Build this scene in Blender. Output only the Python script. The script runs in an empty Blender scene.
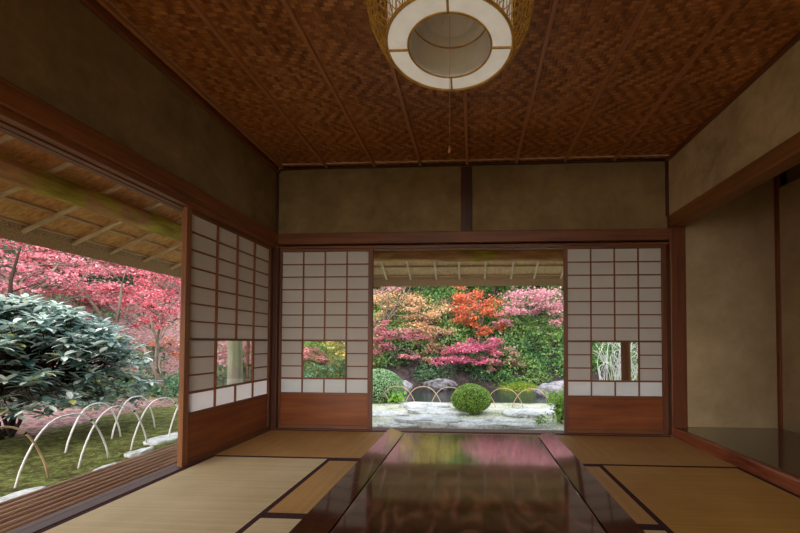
import bpy, math, random
import numpy as np
from mathutils import Vector, Matrix
random.seed(7)
rng = np.random.default_rng(11)
scn = bpy.context.scene
COL = scn.collection
PI = math.pi

# ------------------------------------------------------------------ camera
F_PX, PX, PY = 381.0, 449.31, 333.33
CAM = np.array([1.9654, -3.70, 0.8584])
YAW, PITCH, ROLL = 0.059, 0.0248, 0.0035
cy_, sy_, cp_, sp_ = math.cos(YAW), math.sin(YAW), math.cos(PITCH), math.sin(PITCH)
FWD = np.array([-sy_*cp_, cy_*cp_, sp_]); RGT = np.array([cy_, sy_, 0.0]); UPV = np.cross(RGT, FWD)
RR = RGT*math.cos(ROLL)+UPV*math.sin(ROLL); UU = UPV*math.cos(ROLL)-RGT*math.sin(ROLL)
cd = bpy.data.cameras.new('camera'); cam = bpy.data.objects.new('camera', cd); COL.objects.link(cam)
cd.sensor_width = 36.0; cd.sensor_fit = 'HORIZONTAL'; cd.lens = F_PX/800*36
cd.shift_x = (400-PX)/800; cd.shift_y = (PY-266.5)/800
cd.clip_start = 0.02; cd.clip_end = 300
M = Matrix(((RR[0], UU[0], -FWD[0]), (RR[1], UU[1], -FWD[1]), (RR[2], UU[2], -FWD[2])))
cam.matrix_world = Matrix.Translation(CAM) @ M.to_4x4()
scn.camera = cam

def at(x, y, ax, v):
    """the point seen at photo position (x, y) on the world plane axis=v"""
    d = FWD + RR*(x-PX)/F_PX + UU*(PY-y)/F_PX
    return CAM + d*((v-CAM[ax])/d[ax])

# ------------------------------------------------------------------ colour and nodes
def lin(c):
    return tuple(((v/255)/12.92 if v/255 <= .04045 else ((v/255+.055)/1.055)**2.4) for v in c) + (1.0,)

class NT:
    def __init__(s, m):
        m.use_nodes = True
        s.t = m.node_tree; s.t.nodes.clear()
    def n(s, typ, ins=None, **props):
        nd = s.t.nodes.new(typ)
        for k, v in props.items(): setattr(nd, k, v)
        for k, v in (ins or {}).items():
            sock = nd.inputs[k]
            if isinstance(v, bpy.types.NodeSocket): s.t.links.new(v, sock)
            else: sock.default_value = v
        return nd
    def m(s, op, a, b=None, c=None):
        ins = {0: a}
        if b is not None: ins[1] = b
        if c is not None: ins[2] = c
        return s.n('ShaderNodeMath', ins, operation=op).outputs[0]
    def ramp(s, fac, stops):
        r = s.n('ShaderNodeValToRGB', {'Fac': fac})
        el = r.color_ramp.elements
        while len(el) < len(stops): el.new(0.5)
        for e, (p, c) in zip(el, stops):
            e.position = p; e.color = c
        return r.outputs['Color']
    def coord(s, scale=(1, 1, 1)):
        tc = s.n('ShaderNodeTexCoord')
        return s.n('ShaderNodeMapping', {'Vector': tc.outputs['Object'], 'Scale': scale}).outputs['Vector']
    def noise(s, vec, scale, detail=4, rough=.55, dist=0.0):
        return s.n('ShaderNodeTexNoise', {'Vector': vec, 'Scale': scale, 'Detail': detail, 'Roughness': rough, 'Distortion': dist}).outputs['Fac']
    def bump(s, h, strength=.3, dist=.01):
        return s.n('ShaderNodeBump', {'Height': h, 'Strength': strength, 'Distance': dist}).outputs['Normal']
    def mixc(s, f, a, b, mode='MIX'):
        nd = s.n('ShaderNodeMix', data_type='RGBA', blend_type=mode)
        for i, v in ((0, f), (6, a), (7, b)):
            if isinstance(v, bpy.types.NodeSocket): s.t.links.new(v, nd.inputs[i])
            else: nd.inputs[i].default_value = v
        return nd.outputs[2]
    def pbsdf(s, color, rough=.6, normal=None, spec=.5, **kw):
        ins = {'Base Color': color, 'Roughness': rough, 'Specular IOR Level': spec}
        if normal is not None: ins['Normal'] = normal
        ins.update(kw)
        return s.n('ShaderNodeBsdfPrincipled', ins).outputs[0]
    def out(s, sh): s.n('ShaderNodeOutputMaterial', {'Surface': sh})

def new(name):
    m = bpy.data.materials.new(name); return m, NT(m)

def wood(name, dark, light, axis=0, rough=.45, spec=.4, grain=32, bump=.15):
    m, t = new(name)
    sc = [grain, grain, grain]; sc[axis] = 1.3
    v = t.coord(tuple(sc))
    n1 = t.noise(v, 1.0, 5, .6, .4)
    n2 = t.noise(t.coord(), 2.3, 3)
    f = t.m('ADD', t.m('MULTIPLY', n1, .75), t.m('MULTIPLY', n2, .25))
    c = t.ramp(f, [(.3, lin(dark)), (.7, lin(light))])
    t.out(t.pbsdf(c, rough, t.bump(n1, bump, .004), spec))
    return m

def plaster(name, a, b, rough=.95):
    m, t = new(name)
    v = t.coord()
    n1 = t.noise(v, 1.6, 5, .6); n2 = t.noise(v, 60, 3); n3 = t.noise(v, 7, 5, .7, .8)
    f = t.m('ADD', t.m('MULTIPLY', n1, .65), t.m('MULTIPLY', n3, .35))
    c = t.ramp(f, [(.36, lin(a)), (.64, lin(b))])
    h = t.m('ADD', t.m('MULTIPLY', n2, .4), n3)
    t.out(t.pbsdf(c, rough, t.bump(h, .35, .006), .15))
    return m

def plain(name, c, rough=.6, spec=.3, var=.12, scale=25, bump=0.1):
    m, t = new(name)
    n = t.noise(t.coord(), scale, 4)
    a = tuple(max(0, v*(1-var)) for v in c); b = tuple(min(255, v*(1+var)) for v in c)
    t.out(t.pbsdf(t.ramp(n, [(.3, lin(a)), (.7, lin(b))]), rough, t.bump(n, bump, .004), spec))
    return m

def leafmat(name, cols, trans=.35, rough=.5, spec=.3, patch=1.2, w=.55):
    m, t = new(name)
    g = t.n('ShaderNodeNewGeometry')
    n = t.noise(t.coord(), patch, 3, .5)
    n = t.m('MULTIPLY_ADD', n, 2.2, -.6)
    f = t.m('ADD', t.m('MULTIPLY', g.outputs['Random Per Island'], w), t.m('MULTIPLY', n, 1-w))
    k = len(cols)-1
    c = t.ramp(f, [(.12+.76*i/max(k, 1), lin(q)) for i, q in enumerate(cols)])
    p = t.pbsdf(c, rough, None, spec)
    tr = t.n('ShaderNodeBsdfTranslucent', {'Color': c}).outputs[0]
    t.out(t.n('ShaderNodeMixShader', {0: trans, 1: p, 2: tr}).outputs[0])
    return m

# ------------------------------------------------------------------ object helpers
def tag(o, label=None, cat=None, group=None, kind=None):
    if label: o['label'] = label
    if cat: o['category'] = cat
    if group: o['group'] = group
    if kind: o['kind'] = kind
    return o

def empty(name, loc, rz=0.0, label=None, cat=None, group=None, kind=None):
    o = bpy.data.objects.new(name, None); COL.objects.link(o)
    o.location = loc; o.rotation_euler = (0, 0, rz); o.empty_display_size = .1
    return tag(o, label, cat, group, kind)

def origin(parent):
    p = Vector((0, 0, 0))
    while parent is not None:
        p += parent.location; parent = parent.parent
    return p

class MB:
    """collects geometry, then links it as one mesh object"""
    def __init__(s): s.v = []; s.f = []
    def add(s, vs, fs):
        o = len(s.v); s.v += [tuple(map(float, q)) for q in vs]; s.f += [tuple(i+o for i in f) for f in fs]; return s
    def box(s, x0, x1, y0, y1, z0, z1):
        return s.add([(x, y, z) for x in (x0, x1) for y in (y0, y1) for z in (z0, z1)],
                     [(0, 1, 3, 2), (4, 6, 7, 5), (0, 4, 5, 1), (2, 3, 7, 6), (0, 2, 6, 4), (1, 5, 7, 3)])
    def prism(s, pts, axis, a, b):
        """2-d outline extruded along axis (outline gives the other two axes in order)"""
        n = len(pts)
        def mk(p, w):
            q = list(p); q.insert(axis, w); return tuple(q)
        vs = [mk(p, a) for p in pts]+[mk(p, b) for p in pts]
        fs = [tuple(range(n))[::-1], tuple(range(n, 2*n))]+[(i, (i+1) % n, n+(i+1) % n, n+i) for i in range(n)]
        return s.add(vs, fs)
    def tube(s, pts, radii, sides=8, cap=True):
        pts = [np.array(p, float) for p in pts]; n = len(pts)
        if not hasattr(radii, '__len__'): radii = [radii]*n
        ref = None; vs = []; fs = []
        for i, p in enumerate(pts):
            d = pts[min(i+1, n-1)]-pts[max(i-1, 0)]; d /= (np.linalg.norm(d)+1e-9)
            if ref is None:
                ref = np.cross(d, (0, 0, 1) if abs(d[2]) < .9 else (1, 0, 0))
            ref = ref-d*(ref@d); ref /= (np.linalg.norm(ref)+1e-9); b = np.cross(d, ref)
            for k in range(sides):
                a = 2*PI*k/sides
                vs.append(p+radii[i]*(ref*math.cos(a)+b*math.sin(a)))
        for i in range(n-1):
            for k in range(sides):
                k2 = (k+1) % sides
                fs.append((i*sides+k, i*sides+k2, (i+1)*sides+k2, (i+1)*sides+k))
        if cap:
            fs.append(tuple(range(sides))[::-1]); fs.append(tuple(range((n-1)*sides, n*sides)))
        return s.add(vs, fs)
    def lathe(s, prof, c, seg=48, closed=False):
        """prof: (r, z) pairs turned about a vertical axis through c"""
        n = len(prof); vs = []; fs = []
        for i in range(seg):
            a = 2*PI*i/seg
            for r, z in prof: vs.append((c[0]+r*math.cos(a), c[1]+r*math.sin(a), c[2]+z))
        for i in range(seg):
            j = (i+1) % seg
            for k in range(n if closed else n-1):
                k2 = (k+1) % n
                fs.append((i*n+k, j*n+k, j*n+k2, i*n+k2))
        return s.add(vs, fs)
    def ring(s, R, r, c, seg=64, sides=8):
        return s.lathe([(R+r*math.cos(2*PI*k/sides), r*math.sin(2*PI*k/sides)) for k in range(sides)], c, seg, True)
    def build(s, name, mat, parent=None, smooth=False, bevel=0.0, world=True, label=None):
        me = bpy.data.meshes.new(name)
        vs = s.v
        if parent is not None and world:
            o_ = origin(parent); vs = [(x-o_.x, y-o_.y, z-o_.z) for x, y, z in vs]
        me.from_pydata(vs, [], s.f); me.update()
        me.materials.append(mat)
        if smooth:
            me.polygons.foreach_set('use_smooth', [True]*len(me.polygons))
        o = bpy.data.objects.new(name, me); COL.objects.link(o)
        if parent is not None: o.parent = parent
        if bevel:
            b = o.modifiers.new('bevel', 'BEVEL'); b.width = bevel; b.segments = 2; b.limit_method = 'ANGLE'
        if label: o['label'] = label
        return o

def struct(o, kind='structure'):
    o['kind'] = kind; return o

def copy_tree(o, parent=None):
    c = o.copy(); COL.objects.link(c)
    if parent is not None: c.parent = parent
    for ch in list(o.children): copy_tree(ch, c)
    return c

# ------------------------------------------------------------------ materials
W_RED_X = wood('red_brown_wood_x', (80, 43, 22), (134, 80, 44), 0)
W_RED_Y = wood('red_brown_wood_y', (84, 46, 24), (146, 88, 50), 1)
W_RED_Z = wood('red_brown_wood_z', (78, 40, 21), (124, 70, 38), 2)
W_DARK_Z = wood('dark_post_wood', (46, 23, 14), (84, 44, 26), 2)
W_TAN_Z = wood('tan_and_lit_wood_z', (112, 68, 40), (150, 98, 62), 2)
W_LATT = wood('lattice_wood', (104, 58, 34), (142, 82, 48), 2, .5, .3, 40)
W_BOARD = wood('kick_board_wood', (104, 56, 32), (146, 86, 52), 0, .22, .5, 18, .05)
W_SILL = wood('sill_wood', (72, 47, 40), (110, 78, 66), 1, .5)
W_SILLX = wood('sill_wood_x', (80, 48, 36), (114, 74, 56), 0, .5)
W_BAT = wood('ceiling_batten_wood', (146, 92, 54), (192, 130, 82), 1)
W_KAM = wood('alcove_edge_wood', (100, 42, 24), (186, 112, 78), 1, .22, .6, 14)
W_BEAM = wood('alcove_beam_wood', (100, 62, 32), (148, 98, 54), 1, .5)
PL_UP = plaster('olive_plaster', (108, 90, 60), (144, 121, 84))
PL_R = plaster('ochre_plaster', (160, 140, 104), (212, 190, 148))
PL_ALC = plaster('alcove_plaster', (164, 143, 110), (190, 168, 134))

# woven shaved-wood ceiling
CEIL, t = new('woven_ceiling')
tc = t.n('ShaderNodeTexCoord'); sx = t.n('ShaderNodeSeparateXYZ', {0: tc.outputs['Object']})
S = .026
u = t.m('DIVIDE', sx.outputs[0], S); v = t.m('DIVIDE', sx.outputs[1], S)
iu = t.m('FLOOR', u); iv = t.m('FLOOR', v)
zig = t.m('PINGPONG', iv, 6.0)
k = t.m('FLOORED_MODULO', t.m('ADD', iu, zig), 4.0)
over = t.m('LESS_THAN', k, 2.0)
fu = t.m('FRACT', u); fv = t.m('FRACT', v)
eu = t.m('ABSOLUTE', t.m('SUBTRACT', fu, .5)); ev = t.m('ABSOLUTE', t.m('SUBTRACT', fv, .5))
edge = t.n('ShaderNodeMix', {0: over, 2: eu, 3: ev}, data_type='FLOAT').outputs[0]
cellc = t.n('ShaderNodeCombineXYZ', {0: t.m('MULTIPLY', iu, t.m('SUBTRACT', 1.0, over)), 1: t.m('MULTIPLY', iv, over), 2: over}).outputs[0]
wn = t.n('ShaderNodeTexWhiteNoise', {'Vector': cellc}, noise_dimensions='3D').outputs['Value']
cell2 = t.n('ShaderNodeCombineXYZ', {0: iu, 1: iv, 2: 3.3}).outputs[0]
wn2 = t.n('ShaderNodeTexWhiteNoise', {'Vector': cell2}, noise_dimensions='3D').outputs['Value']
big = t.noise(t.coord(), 2.5, 4)
f = t.m('ADD', t.m('ADD', t.m('MULTIPLY', wn, .2), t.m('MULTIPLY', wn2, .22)), t.m('ADD', t.m('MULTIPLY', over, .16), t.m('MULTIPLY', big, .44)))
ply = t.n('ShaderNodeMix', {0: over, 2: fu, 3: fv}, data_type='FLOAT').outputs[0]
ply = t.m('FRACT', t.m('MULTIPLY', ply, 3.0))
ply = t.m('ABSOLUTE', t.m('SUBTRACT', ply, .5))
grn = t.noise(t.coord((30, 30, 30)), 3.0, 3)
f = t.m('ADD', t.m('SUBTRACT', f, t.m('MULTIPLY', ply, .34)), t.m('MULTIPLY_ADD', grn, .4, -.12))
c = t.ramp(f, [(.1, lin((84, 46, 20))), (.45, lin((146, 88, 42))), (.85, lin((204, 142, 82)))])
gap = t.m('GREATER_THAN', edge, .45)
c = t.mixc(t.m('MULTIPLY', gap, .6), c, lin((58, 30, 14)))
h = t.m('SUBTRACT', 1.0, t.m('MULTIPLY', edge, edge))
t.out(t.pbsdf(c, .5, t.bump(h, .6, .012), .35))

def tatami_mat(name, axis, a, b):
    m, t = new(name)
    tc = t.n('ShaderNodeTexCoord'); s = t.n('ShaderNodeSeparateXYZ', {0: tc.outputs['Object']})
    along = s.outputs[axis]; cross = s.outputs[1-axis]
    rib = t.m('SINE', t.m('MULTIPLY', cross, 2*PI/.016))
    stalk = t.m('SINE', t.m('MULTIPLY', along, 2*PI/.011))
    h = t.m('ADD', t.m('MULTIPLY', rib, .55), t.m('MULTIPLY', t.m('MULTIPLY', stalk, rib), .45))
    sc = [1, 1, 1]; sc[1-axis] = .6; sc[axis] = 60
    n1 = t.noise(t.coord(tuple(sc)), 1.0, 3); n2 = t.noise(t.coord(), 3.0, 4)
    f = t.m('ADD', t.m('ADD', t.m('MULTIPLY', n1, .45), t.m('MULTIPLY', n2, .45)), t.m('MULTIPLY', h, .16))
    c = t.ramp(f, [(.22, lin(a)), (.68, lin(b))])
    t.out(t.pbsdf(c, .62, t.bump(h, .35, .002), .3))
    return m
TAT_X = tatami_mat('rush_weave_x', 0, (176, 134, 78), (214, 170, 108))
TAT_Y = tatami_mat('rush_weave_lit_y', 1, (200, 178, 134), (238, 220, 182))  # paler copy: light grazing in from the open side put into the rush colour
TAT_R = tatami_mat('rush_weave_warm_lit', 1, (172, 128, 60), (212, 166, 92))  # golden copy: the room's warm light put into the rush colour
BORD = plain('border_cloth', (72, 48, 52), .9, .1, .15, 90)

PAPER, t = new('shoji_paper')
n = t.noise(t.coord((1, 1, 1)), 6, 3)
c = t.ramp(n, [(.3, lin((216, 210, 206))), (.7, lin((222, 216, 212)))])
t.out(t.n('ShaderNodeMixShader', {0: .55, 1: t.pbsdf(c, .9, None, .1), 2: t.n('ShaderNodeBsdfTranslucent', {'Color': c}).outputs[0]}).outputs[0])
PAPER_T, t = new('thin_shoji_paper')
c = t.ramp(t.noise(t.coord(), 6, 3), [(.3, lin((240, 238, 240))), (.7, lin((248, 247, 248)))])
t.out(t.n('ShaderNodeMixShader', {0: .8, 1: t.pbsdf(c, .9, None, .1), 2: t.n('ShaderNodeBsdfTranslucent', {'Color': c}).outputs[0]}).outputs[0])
GLASS, t = new('window_glass')
lw = t.n('ShaderNodeLayerWeight', {'Blend': .25}).outputs['Fresnel']
t.out(t.n('ShaderNodeMixShader', {0: t.m('MULTIPLY', lw, .4), 1: t.n('ShaderNodeBsdfTransparent', {'Color': (.95, .97, .96, 1)}).outputs[0],
      2: t.n('ShaderNodeBsdfGlossy', {'Roughness': .02}).outputs[0]}).outputs[0])

def lacquer(name, dark, light, rough=.07):
    m, t = new(name)
    v = t.coord((1.0, .38, 1))
    d = t.noise(v, 2.2, 3, .5)
    w = t.m('FRACT', t.m('MULTIPLY', t.m('ADD', d, t.m('MULTIPLY', t.noise(v, 40, 2), .01)), 30))
    w = t.m('PINGPONG', w, .5)
    w = t.m('POWER', t.m('MULTIPLY', w, 2.0), 3.5)
    c = t.ramp(w, [(.0, lin(dark)), (1.0, lin(light))])
    t.out(t.pbsdf(c, rough, t.bump(w, .03, .002), .5, **{'Coat Weight': 1.0, 'Coat IOR': 2.2, 'Coat Roughness': .06}))
    return m
LACQ = lacquer('table_lacquer', (58, 29, 21), (132, 88, 70), .12)
LACQ_E = lacquer('table_edge_lacquer', (62, 30, 22), (92, 50, 38), .12)
ALC_FL = lacquer('alcove_floor_lacquer', (66, 54, 46), (82, 68, 58), .3)

# thatch
def thatch(name, axis, a, b, scale=30):
    m, t = new(name)
    sc = [scale, scale, scale]; sc[axis] = 1.6
    n1 = t.noise(t.coord(tuple(sc)), 1.0, 5, .75, .3); n2 = t.noise(t.coord(), 3, 4)
    f = t.m('ADD', t.m('MULTIPLY', n1, .75), t.m('MULTIPLY', n2, .25))
    t.out(t.pbsdf(t.ramp(f, [(.3, lin(a)), (.68, lin(b))]), .85, t.bump(n1, .8, .02), .15))
    return m
REED_L = thatch('reed_left', 0, (184, 114, 62), (255, 208, 150))
REED_B = thatch('reed_back', 1, (200, 166, 120), (250, 226, 186))
THATCH_E = plain('thatch_cut_end', (164, 136, 110), .95, .1, .35, 120, .6)
BAM_OLD = wood('weathered_bamboo', (180, 150, 118), (232, 206, 176), 0, .5, .3, 20)
RAFT_L = wood('rafter_wood_x', (182, 152, 122), (236, 210, 180), 0, .6, .25, 20)
RAFT_B = wood('rafter_wood_y', (196, 172, 146), (246, 228, 202), 1, .6, .25, 20)
def mossy(name, axis):
    m, t = new(name)
    sc = [14, 14, 14]; sc[axis] = 3
    n1 = t.noise(t.coord(tuple(sc)), 1.0, 5, .65); n2 = t.noise(t.coord(), 1.7, 4, .6)
    s = t.n('ShaderNodeSeparateXYZ', {0: t.n('ShaderNodeNewGeometry').outputs['Normal']})
    bark = t.ramp(n1, [(.3, lin((156, 112, 78))), (.7, lin((226, 182, 138)))])
    moss = t.ramp(n1, [(.3, lin((136, 122, 48))), (.7, lin((216, 200, 104)))])
    f = t.m('GREATER_THAN', t.m('ADD', n2, t.m('MULTIPLY', n1, .35)), .70)
    t.out(t.pbsdf(t.mixc(f, bark, moss), .9, t.bump(n1, .6, .02), .1))
    return m
LOG_X = mossy('mossy_log_x', 0); LOG_Y = mossy('mossy_log_y', 1)
BARK = wood('post_bark', (150, 140, 126), (220, 212, 198), 2, .9, .1, 20, .5)
BARK_D = wood('maple_bark', (66, 56, 52), (140, 128, 118), 2, .9, .1, 14, .5)
BARK_B = wood('dark_stem', (34, 28, 26), (70, 58, 50), 2, .9, .1, 20, .4)
SLAT = wood('veranda_slat_wood', (150, 106, 78), (236, 198, 164), 1, .5, .3, 16)
ARCH_M = wood('bleached_bamboo', (200, 198, 200), (238, 237, 238), 2, .4, .4, 8, .05)
ARCH_T = wood('tan_bamboo', (168, 136, 106), (206, 178, 146), 2, .4, .4, 8, .05)
TIE = plain('black_twine', (38, 30, 28), .9, .1)

# ------------------------------------------------------------------ the room
W, H, REAR = 3.82, 2.611, -6.4
KAM, NAG0, NAG1 = 1.795, 1.83, 1.94
struct(MB().box(-.02, W+.02, REAR, .14, -.12, -.052).build('floor', W_SILLX))
struct(MB().box(-.02, 4.95, REAR, .05, H, H+.03).build('ceiling', CEIL))
nb = 0
def trim(mb, mat, bevel=.004):
    global nb
    nb += 1
    return struct(mb.build('trim_%d' % nb, mat, None, False, bevel))
for x in (.07, .525, 1.005, 1.46, 1.917, 2.39, 2.853, 3.31):
    trim(MB().box(x-.013, x+.013, REAR, -.035, H-.022, H+.004), W_BAT)
trim(MB().box(0, .035, REAR, 0, H-.05, H), W_RED_Y); trim(MB().box(W-.03, W, REAR, 0, H-.03, H), W_RED_Y)
trim(MB().box(.035, W-.03, -.035, 0, H-.02, H), W_DARK_Z)
# plaster above the openings
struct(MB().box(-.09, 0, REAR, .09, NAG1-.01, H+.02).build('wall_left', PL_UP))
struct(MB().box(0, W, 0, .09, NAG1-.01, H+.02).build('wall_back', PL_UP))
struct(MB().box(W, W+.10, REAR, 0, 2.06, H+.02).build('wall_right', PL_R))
trim(MB().box(W-.012, W+.115, REAR, -.055, 1.945, 2.06), W_BEAM, .006)
# posts and long beams
trim(MB().box(-.08, .04, -.04, .1, 0, NAG1+.005), W_DARK_Z); trim(MB().box(-.005, .022, -.02, .05, NAG1, H), W_DARK_Z)
trim(MB().box(3.812, 3.955, -.05, .1, 0, 2.062), W_RED_Z, .008); trim(MB().box(3.798, 3.832, -.022, .05, 2.062, H), W_DARK_Z)
trim(MB().box(1.857, 1.965, -.018, .05, NAG1, H-.03), W_DARK_Z)
trim(MB().box(.04, 3.87, -.045, .0, NAG0, NAG1), W_RED_X, .006)
trim(MB().box(.0, .045, REAR, -.045, NAG0, NAG1), W_RED_Y, .006)
# head rails with their grooves
trim(MB().box(.04, 3.812, -.02, .028, KAM, NAG0).box(.04, 3.812, .036, .075, KAM-.012, NAG0).box(.04, 3.812, -.02, .1, KAM+.016, NAG0+.02), W_RED_X, .002)
trim(MB().box(-.028, .022, REAR, -.04, KAM, NAG0).box(-.075, -.036, REAR, -.04, KAM-.006, NAG0).box(-.125, -.084, REAR, -.04, KAM-.006, NAG0).box(-.125, .02, REAR, -.04, KAM+.016, NAG0+.02), W_RED_Y, .002)
# sills
trim(MB().box(.04, 3.812, -.035, .03, -.052, .008).box(.04, 3.812, .036, .12, -.052, .004), W_SILLX, .003)
trim(MB().box(-.03, .008, REAR, -.04, -.052, .004).box(-.075, -.034, REAR, -.04, -.052, .0).box(-.13, -.079, REAR, -.04, -.052, -.002), W_SILL, .003)
# rear of the room, behind the viewer: wide opening added to let fill daylight in, under a plastered band
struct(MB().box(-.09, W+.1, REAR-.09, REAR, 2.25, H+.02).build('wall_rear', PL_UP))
trim(MB().box(-.08, .04, REAR-.1, REAR+.02, 0, 2.25), W_DARK_Z); trim(MB().box(W-.04, W+.1, REAR-.1, REAR+.02, 0, 2.25), W_DARK_Z)
# alcove
AX, AY = 4.80, -2.75
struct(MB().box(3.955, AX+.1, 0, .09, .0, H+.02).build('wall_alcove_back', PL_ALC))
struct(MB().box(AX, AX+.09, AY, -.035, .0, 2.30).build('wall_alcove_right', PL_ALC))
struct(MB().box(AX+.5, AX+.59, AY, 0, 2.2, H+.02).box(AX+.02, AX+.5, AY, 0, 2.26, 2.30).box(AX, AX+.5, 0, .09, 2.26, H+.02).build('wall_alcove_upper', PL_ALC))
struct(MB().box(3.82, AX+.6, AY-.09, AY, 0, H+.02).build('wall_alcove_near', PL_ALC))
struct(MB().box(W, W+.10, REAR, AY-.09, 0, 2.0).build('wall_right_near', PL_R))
struct(MB().box(4.9, AX+.6, AY, .05, H, H+.03).build('ceiling_alcove', CEIL))
trim(MB().box(AX-.02, AX+.02, -.035, .01, .06, H), W_LATT, .008)
struct(MB().box(3.87, AX, AY, 0, -.05, .083).build('floor_alcove', ALC_FL))
trim(MB().box(3.822, 3.872, AY, -.02, -.05, .086), W_KAM, .014)
# roof over the house: unseen slab, put in to block the sky
struct(MB().box(-.1, 6.2, REAR-1.5, .1, 2.9, 3.05).build('roof', THATCH_E))

# ------------------------------------------------------------------ sliding screens
def shoji(label, loc, rz, w, c0, pitch, st0, st1, glass_bar=False, lead=None):
    r = empty('shoji_screen', loc, rz, label, 'sliding screen', 'shoji screens with a glass window')
    top, bot = 1.765, .36
    zs = [1.638, 1.512, 1.386, 1.258, 1.131, 1.005]
    cs = [c0+pitch*i for i in range(5)]
    B = lambda: MB()
    b = dict(parent=r, world=False, bevel=.002)
    B().box(0, st0, 0, .03, .005, 1.805).build('stile', lead or W_RED_Z, **b)
    B().box(w-st1, w, 0, .03, .005, 1.805).build('stile', W_RED_Z, **b)
    B().box(st0, w-st1, .001, .029, top, 1.805).build('top_rail', W_RED_X, **b)
    B().box(st0, w-st1, .001, .029, .868, .886).build('middle_rail', W_RED_X, **b)
    B().box(st0, w-st1, .001, .029, .34, bot).build('middle_rail', W_RED_X, **b)
    B().box(st0, w-st1, .001, .029, .005, .042).build('bottom_rail', W_RED_X, **b)
    B().box(st0, w-st1, .010, .022, .042, .34).build('kick_board', W_BOARD, parent=r, world=False)
    l = MB(); t_ = .0055
    for z in zs: l.box(st0, w-st1, .006, .018, z-t_, z+t_)
    for c in cs[1:4]: l.box(c-t_, c+t_, .004, .018, .886, top)
    for c in cs[1:4]: l.box(c-t_, c+t_, .004, .018, bot, .50)
    for c in (cs[1], cs[3]): l.box(c-.007, c+.007, .003, .02, .50, .868)
    l.box(st0, w-st1, .003, .02, .492, .508)
    for z in (.748, .622):
        l.box(st0, cs[1], .006, .018, z-t_, z+t_); l.box(cs[3], w-st1, .006, .018, z-t_, z+t_)
    l.build('lattice', W_LATT, parent=r, world=False)
    p = MB(); y0, y1 = .0185, .0195
    p.box(st0, w-st1, y0, y1, .877, top)
    p.box(st0, cs[1], y0, y1, .5, .877); p.box(cs[3], w-st1, y0, y1, .5, .877)
    p.build('paper', PAPER, parent=r, world=False)
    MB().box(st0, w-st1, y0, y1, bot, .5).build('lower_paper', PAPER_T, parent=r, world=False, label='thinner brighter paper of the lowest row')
    MB().box(cs[1], cs[3], .013, .016, .508, .868).build('glass_pane', GLASS, parent=r, world=False)
    if glass_bar:
        MB().box(cs[3]-.055, cs[3]-.035, .022, .04, .508, .868).build('glass_frame', W_TAN_Z, parent=r, world=False)
    return r
shoji('shoji screen on the back wall, between the left corner post and the garden opening', (.038, .003, 0), 0, .949, .019, .2218, .022, .046)
shoji('shoji screen on the back wall, right of the garden opening beside the alcove post', (2.848, .003, 0), 0, .952, .034, .2215, .036, .04)
shoji('shoji screen in the left wall beside the open veranda, pale post in its window', (-.003, -1.196, 0), PI/2, 1.139, .083, .2535, .050, .04, True, W_TAN_Z)  # lead stile in tan: light from the opening put into its wood colour
o = MB().box(-.062, -.036, -1.165, -1.11, .0, 1.80).build('shoji_stile', W_TAN_Z)  # tan here too paints the outside light onto the stile
o.name = 'trim_40'; struct(o)

# ------------------------------------------------------------------ tatami
mats = []
def tatami(x0, x1, y0, y1, axis, mat, label):
    r = empty('tatami_mat', (x0, y0, -.052), 0, label, 'tatami mat', 'tatami mats on the floor')
    g = .0015; x0 += g; x1 -= g; y0 += g; y1 -= g; bw = .028
    if axis == 0:
        MB().box(x0, x1, y0+bw, y1-bw, -.052, 0).build('rush_surface', mat, r)
        MB().box(x0, x1, y0, y0+bw, -.052, .0008).build('cloth_border', BORD, r)
        MB().box(x0, x1, y1-bw, y1, -.052, .0008).build('cloth_border', BORD, r)
    else:
        MB().box(x0+bw, x1-bw, y0, y1, -.052, 0).build('rush_surface', mat, r)
        MB().box(x0, x0+bw, y0, y1, -.052, .0008).build('cloth_border', BORD, r)
        MB().box(x1-bw, x1, y0, y1, -.052, .0008).build('cloth_border', BORD, r)
    return r
tatami(.012, 1.91, -.925, -.038, 0, TAT_X, 'tatami mat along the foot of the back wall, left half')
tatami(1.91, 3.818, -.940, -.038, 0, TAT_X, 'tatami mat along the foot of the back wall, right half beside the alcove')
tatami(.012, .935, -2.84, -.925, 1, TAT_Y, 'tatami mat along the open veranda on the left, side light in its pale colour')
tatami(.935, 2.855, -1.845, -.940, 0, TAT_X, 'tatami mat across the room under the far end of the table')
tatami(.935, 2.855, -2.76, -1.845, 0, TAT_Y, 'tatami mat across the room under the near end of the table')
tatami(2.855, 3.818, -2.85, -.940, 1, TAT_R, 'tatami mat along the alcove edge on the right, warm light in its golden colour')
tatami(.012, 1.91, -3.75, -2.84, 0, TAT_X, 'tatami mat beneath the viewer, left half')
tatami(1.91, 3.818, -3.75, -2.85, 0, TAT_X, 'tatami mat beneath the viewer, right half')
struct(MB().box(0, W, REAR, -3.76, -.052, -.002).build('floor_rear', TAT_X))

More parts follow.
